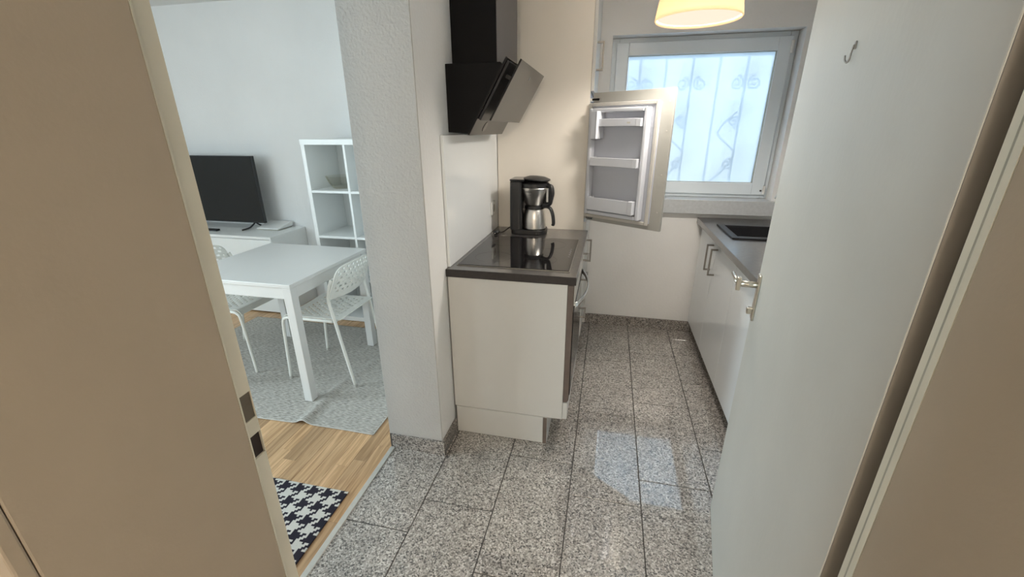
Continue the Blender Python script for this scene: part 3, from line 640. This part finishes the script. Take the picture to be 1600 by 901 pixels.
# ------------------------------------------------------------------ pendant lamp
lx, ly, lz = .322, 2.22, 1.936
la = thing('pendant_lamp', 'glowing cream pendant lamp hanging over the kitchen', 'lamp', (lx, ly, lz))
lathe('lamp_shade', [(.172, lz), (.175, lz+.004), (.165, lz+.068), (.144, lz+.145), (.106, lz+.225), (.044, lz+.27), (.025, lz+.275)], lx, ly, 'lamp_glass', la, n=48, cap=False, solid=.003)
lathe('diffuser', [(.0, lz+.012), (.166, lz+.012)], lx, ly, 'lamp_diffuser', la, n=48, cap=False)
lathe('socket_cap', [(.026, lz+.27), (.026, lz+.33), (.008, lz+.34)], lx, ly, 'white_plastic', la, n=20)
tube('cord', [(lx, ly, lz+.335), (lx, ly, ZC-.03)], .003, 'white_plastic', la, n=8)
lathe('ceiling_rose', [(.05, ZC-.001), (.048, ZC-.02), (.01, ZC-.035)], lx, ly, 'white_plastic', la, n=24)
light('pendant_lamp_bulb', 'SPOT', (lx, ly, lz+.006), (0, 0, 0), 70, (1, .92, .82), shadow_soft_size=.14, spot_size=math.radians(165), spot_blend=.6)
light('ceiling_bounce_fill', 'SPOT', (lx, ly, lz+.345), (PI, 0, 0), 75, (1, .96, .91), shadow_soft_size=.03, spot_size=math.radians(150), spot_blend=.8)  # added spot, bounces off the ceiling to lift the upper walls
# unseen lamp added behind the camera as warm fill
ha = thing('hall_fill_lamp', 'unseen fill lamp added in the hall behind the viewer', 'lamp', (.1, -2.095, 1.85))
wl = lathe('fill_lamp_bowl', [(.14, .02), (.13, .06), (.085, .09), (.0, .10)], 0, 0, 'lamp_diffuser', ha, n=32, cap=False, local=True); wl.rotation_euler = (-PI/2, 0, 0)
wp = lathe('fill_lamp_plate', [(.15, .0), (.15, .02), (.0, .02)], 0, 0, 'white_plastic', ha, n=32, local=True); wp.rotation_euler = (-PI/2, 0, 0)
light('hall_fill_light', 'POINT', (.1, -1.84, 1.85), (0, 0, 0), 64, (1, .85, .68), shadow_soft_size=.12)  # light of the added fill lamp

# ------------------------------------------------------------------ living room: table and chairs
tb = thing('dining_table', 'square white dining table on the grey rug', 'table', (-1.98, 2.163, 0))
TX0, TX1, TY0, TY1 = -2.36, -1.60, 1.785, 2.540
box('table_top', TX0, TX1, TY0, TY1, .716, .738, 'table_white', tb, bevel=.003)
for a in (TX0+.004, TX1-.054):
    for b in (TY0+.004, TY1-.054): box('leg', a, a+.05, b, b+.05, .008, .7155, 'table_white', tb, bevel=.002)
for nm, b in (('apron', (TX0+.054, TX1-.054, TY0+.010, TY0+.028, .650, .7155)), ('apron', (TX0+.054, TX1-.054, TY1-.028, TY1-.010, .650, .7155)), ('apron', (TX0+.010, TX0+.028, TY0+.054, TY1-.054, .650, .7155)), ('apron', (TX1-.028, TX1-.010, TY0+.054, TY1-.054, .650, .7155))): box(nm, *b, 'table_white', tb)

def sheet(nu, nv, fn, hole):
    bm = bmesh.new(); V = [[bm.verts.new(fn(i/nu, j/nv)) for j in range(nv+1)] for i in range(nu+1)]
    for i in range(nu):
        for j in range(nv):
            if not hole(i, j): bm.faces.new((V[i][j], V[i+1][j], V[i+1][j+1], V[i][j+1]))
    for v in [v for v in bm.verts if not v.link_faces]: bm.verts.remove(v)
    return bm
def make_chair(label):
    c = thing('perforated_chair', label, 'chair', (0, 0, 0), 0, 'white perforated chairs at the dining table')
    zf = .009
    def seat(u, v):   # u front..back , v side to side
        x = .205-.40*u; y = -.185+.37*v
        z = .452 - .012*math.sin(PI*v)*math.sin(PI*min(1, u*1.1)) + (.010 if False else 0)
        if u < .10: z -= .030*((.10-u)/.10)**2; 
        return (x, y, z)
    obj('seat', sheet(27, 37, seat, lambda i, j: 4 <= i < 25 and 3 <= j < 34 and i % 2 == 1 and (j+2*((i//2) % 2)) % 4 in (1, 2)), 'chair_white', c, local=True, solid=.005)
    def back(u, v):   # u side to side, v bottom..top
        e = abs(2*u-1); w = .196*(1-.05*max(0, v-.4)/.6)
        y = -w+2*w*u; b = math.sin(PI*u)
        z = .580+.185*v*(1-.22*e**7) + .012*b*(2*v-1)
        return (-.146-.058*v**.9-.030*b, y, z)
    obj('backrest', sheet(37, 15, back, lambda i, j: 3 <= i < 34 and 1 < j < 14 and j % 2 == 1 and (i+2*((j//2) % 2)) % 4 in (1, 2)), 'chair_white', c, local=True, solid=.006)
    for s in (-1, 1):
        y = s*.192
        rear = smooth_path([(-.236, y, zf), (-.190, y, .28), (-.160, y, .47), (-.144, y, .57), (-.160, y, .65), (-.176, y*.985, .69), (-.180, y*.97, .70)], 5)
        tube('rear_leg', rear, .0098, 'chair_white', c, n=10, local=True)
        front = smooth_path([(.225, y, zf), (.210, y, .25), (.198, y, .40), (.178, y, .432), (.14, y, .440), (0, y, .440), (-.15, y, .440)], 5)
        tube('front_leg', front, .0098, 'chair_white', c, n=10, local=True)
        for xx in (-.236, .225):
            lathe('foot_cap', [(.0102, zf-.004), (.0108, zf+.012)], xx, y, 'gasket', c, n=10, local=True)
    bm = bmesh.new(); add_tube(bm, [(-.155, -.19, .436), (-.155, .19, .436)], .008, 8); obj('cross_bar', bm, 'chair_white', c, local=True, smooth=True)
    return c
def dup(root, label):
    r = root.copy(); C.objects.link(r); r['label'] = label
    for ch in root.children:
        k = ch.copy(); C.objects.link(k); k.parent = r
        for g in ch.children: e = g.copy(); C.objects.link(e); e.parent = k
    return r
ch = make_chair('white perforated metal chair drawn up to the table beside the partition wall')
ch.location = (-1.682, 2.182, 0); ch.rotation_euler = (0, 0, PI)
ch2 = dup(ch, 'white perforated chair on the television side of the table, partly hidden by the door frame')
ch2.location = (-2.385, 2.18, 0); ch2.rotation_euler = (0, 0, 0)

# rug with folds
RX0, RX1, RYa, RYb = -2.86, -1.11, 1.605, 2.765
folds = [((-1.53, 1.58), (-1.545, 1.95), .026, .032), ((-1.545, 1.92), (-1.47, 2.30), .010, .030), ((-2.1, 2.05), (-1.2, 2.42), .006, .05), ((-2.6, 2.2), (-1.9, 2.6), .006, .05), ((-1.9, 2.25), (-2.35, 1.75), .007, .04)]
def rz_(x, y):
    z = .0035
    for (ax, ay), (bx, by), h, s in folds:
        d = Vector((bx-ax, by-ay)); L = d.length; d /= L; p = Vector((x-ax, y-ay)); t = p.dot(d); n = abs(p.x*d.y-p.y*d.x)
        e = 0 if 0 <= t <= L else min(abs(t), abs(t-L))
        z += h*math.exp(-(n/s)**2)*math.exp(-(e/.10)**2)*(1-.7*max(0, min(1, t/L)) if h > .02 else 1)
    return z
bm = sheet(150, 110, lambda u, v: (RX0+(RX1-RX0)*u, RYa+(RYb-RYa)*v+.006*math.sin(u*9), rz_(RX0+(RX1-RX0)*u, RYa+(RYb-RYa)*v)), lambda i, j: False)
rg = obj('rug', bm, 'rug_weave', smooth=True, solid=.004); tag(rg, 'large grey woven rug with folds under the dining table', 'rug')
E_ = []
def edge(pts): 
    return pts
pp = [(RX0+(RX1-RX0)*k/80, RYa+.006*math.sin(k/80*9)) for k in range(81)]
tube('hem', [(a, b, rz_(a, b)+.001) for a, b in pp], .0035, 'rug_edge', rg, n=6)
pp = [(RX1, RYa+(RYb-RYa)*k/60+.006*math.sin(9)) for k in range(61)]
tube('hem', [(a, b, rz_(a, b)+.001) for a, b in pp], .0035, 'rug_edge', rg, n=6)
dm = box('door_mat', -1.72, -1.022, .62, 1.243, .0005, .0055, 'houndstooth', bevel=.001)
tag(dm, 'black and cream houndstooth mat on the oak floor', 'mat')

# ------------------------------------------------------------------ television corner
tv_c = thing('media_cabinet', 'low white media cabinet under the television', 'cabinet', (-3.4, 3.07, 0))
CX0, CX1, CYF, CYB, CZ = -4.15, -2.660, 2.868, YL-.004, .684
box('top_board', CX0, CX1, CYF-.003, CYB, CZ-.022, CZ, 'furniture_white', tv_c, bevel=.002)
box('side_panel', CX1-.022, CX1-.001, CYF+.002, CYB, .0, CZ-.022, 'furniture_white', tv_c)
box('side_panel', CX0+.001, CX0+.022, CYF+.002, CYB, .0, CZ-.022, 'furniture_white', tv_c)
box('bottom_board', CX0+.022, CX1-.022, CYF+.01, CYB, .03, .05, 'furniture_white', tv_c)
for k in range(2):
    a = CX0+.001+k*(CX1-CX0)/2
    box('drawer_front', a+.003, a+(CX1-CX0)/2-.006, CYF-.002, CYF+.016, .335, CZ-.026, 'furniture_white', tv_c, bevel=.002)
    box('drawer_front', a+.003, a+(CX1-CX0)/2-.006, CYF-.002, CYF+.016, .012, .329, 'furniture_white', tv_c, bevel=.002)
tv = thing('television', 'flat black television standing on the white media cabinet', 'television', (-3.37, 3.12, CZ))
VX0, VX1, VZ0, VZ1 = -3.865, -2.905, .742, 1.304
box('casing', VX0, VX1, 3.105, 3.135, VZ0, VZ1, 'black_plastic', tv, bevel=.003)
box('screen', VX0+.008, VX1-.008, 3.1035, 3.105, VZ0+.014, VZ1-.008, 'tv_screen', tv, bevel=0)
box('rear_box', VX0+.15, VX1-.15, 3.135, 3.175, VZ0+.02, VZ0+.32, 'black_plastic', tv, bevel=.008)
for xx in (VX1-.14, VX0+.14):
    tube('stand_foot', smooth_path([(xx-.03, 3.02, CZ+.008), (xx+.01, 3.07, CZ+.022), (xx+.03, 3.12, VZ0+.004)], 4), .007, 'black_plastic', tv)
    tube('stand_foot', smooth_path([(xx+.05, 3.23, CZ+.008), (xx+.04, 3.17, CZ+.022), (xx+.03, 3.12, VZ0+.004)], 4), .007, 'black_plastic', tv)
ro = thing('router', 'white internet router lying beside the television', 'router', (-2.86, 3.18, CZ))
prism('router_body', [(3.085, CZ+.010), (3.085, CZ+.020), (3.262, CZ+.052), (3.275, CZ+.048), (3.275, CZ+.010)], 'x', -2.985, -2.765, 'white_plastic', ro, bevel=.004)
box('router_base', -2.975, -2.775, 3.095, 3.270, CZ, CZ+.0098, 'seal_grey', ro, bevel=.002)
rm = thing('remote_control', 'black remote control on the media cabinet below the television', 'remote', (-3.35, 2.985, CZ))
box('remote_body', -3.46, -3.285, 2.965, 3.005, CZ+.0003, CZ+.016, 'black_plastic', rm, bevel=.004)
for k in range(6):
    for j in range(2): box('button', -3.445+k*.024, -3.433+k*.024, 2.974+j*.013, 2.983+j*.013, CZ+.016, CZ+.0175, 'hood_glass', rm, bevel=0)

# ------------------------------------------------------------------ cube shelf
sh = thing('cube_shelf', 'white open cube shelf unit behind the dining table', 'shelf', (-1.84, 3.06, 0))
KX0, KX1, KY0, KY1, KZ = -2.228, -1.452, 2.862, 3.252, 1.440
box('top_board', KX0-.004, KX1+.004, KY0-.002, KY1, KZ-.038, KZ, 'furniture_white', sh)
box('bottom_board', KX0, KX1, KY0, KY1, .004, .042, 'furniture_white', sh)
box('side_panel', KX0, KX0+.030, KY0, KY1, .042, KZ-.038, 'furniture_white', sh)
box('side_panel', KX1-.030, KX1, KY0, KY1, .042, KZ-.038, 'furniture_white', sh)
box('divider', -1.887, -1.869, KY0+.001, KY1, .042, KZ-.038, 'furniture_white', sh)
for z in (1.056, .706, .356):
    box('shelf_board', KX0+.030, -1.887, KY0+.002, KY1, z, z+.018, 'furniture_white', sh)
    box('shelf_board', -1.869, KX1-.030, KY0+.002, KY1, z, z+.018, 'furniture_white', sh)
box('back_board', KX0+.002, KX1-.002, KY1, KY1+.004, .01, KZ-.004, 'furniture_white', sh, bevel=0)
bo = lathe('glass_bowl', [(.030, 1.0745), (.050, 1.0745), (.062, 1.080), (.088, 1.120), (.104, 1.160), (.107, 1.170), (.104, 1.170), (.100, 1.160), (.084, 1.122), (.058, 1.085), (.0, 1.080)], -2.045, 3.02, 'bowl_glass', None, n=40)
tag(bo, 'clear cut-glass bowl on the top shelf of the cube unit', 'bowl')
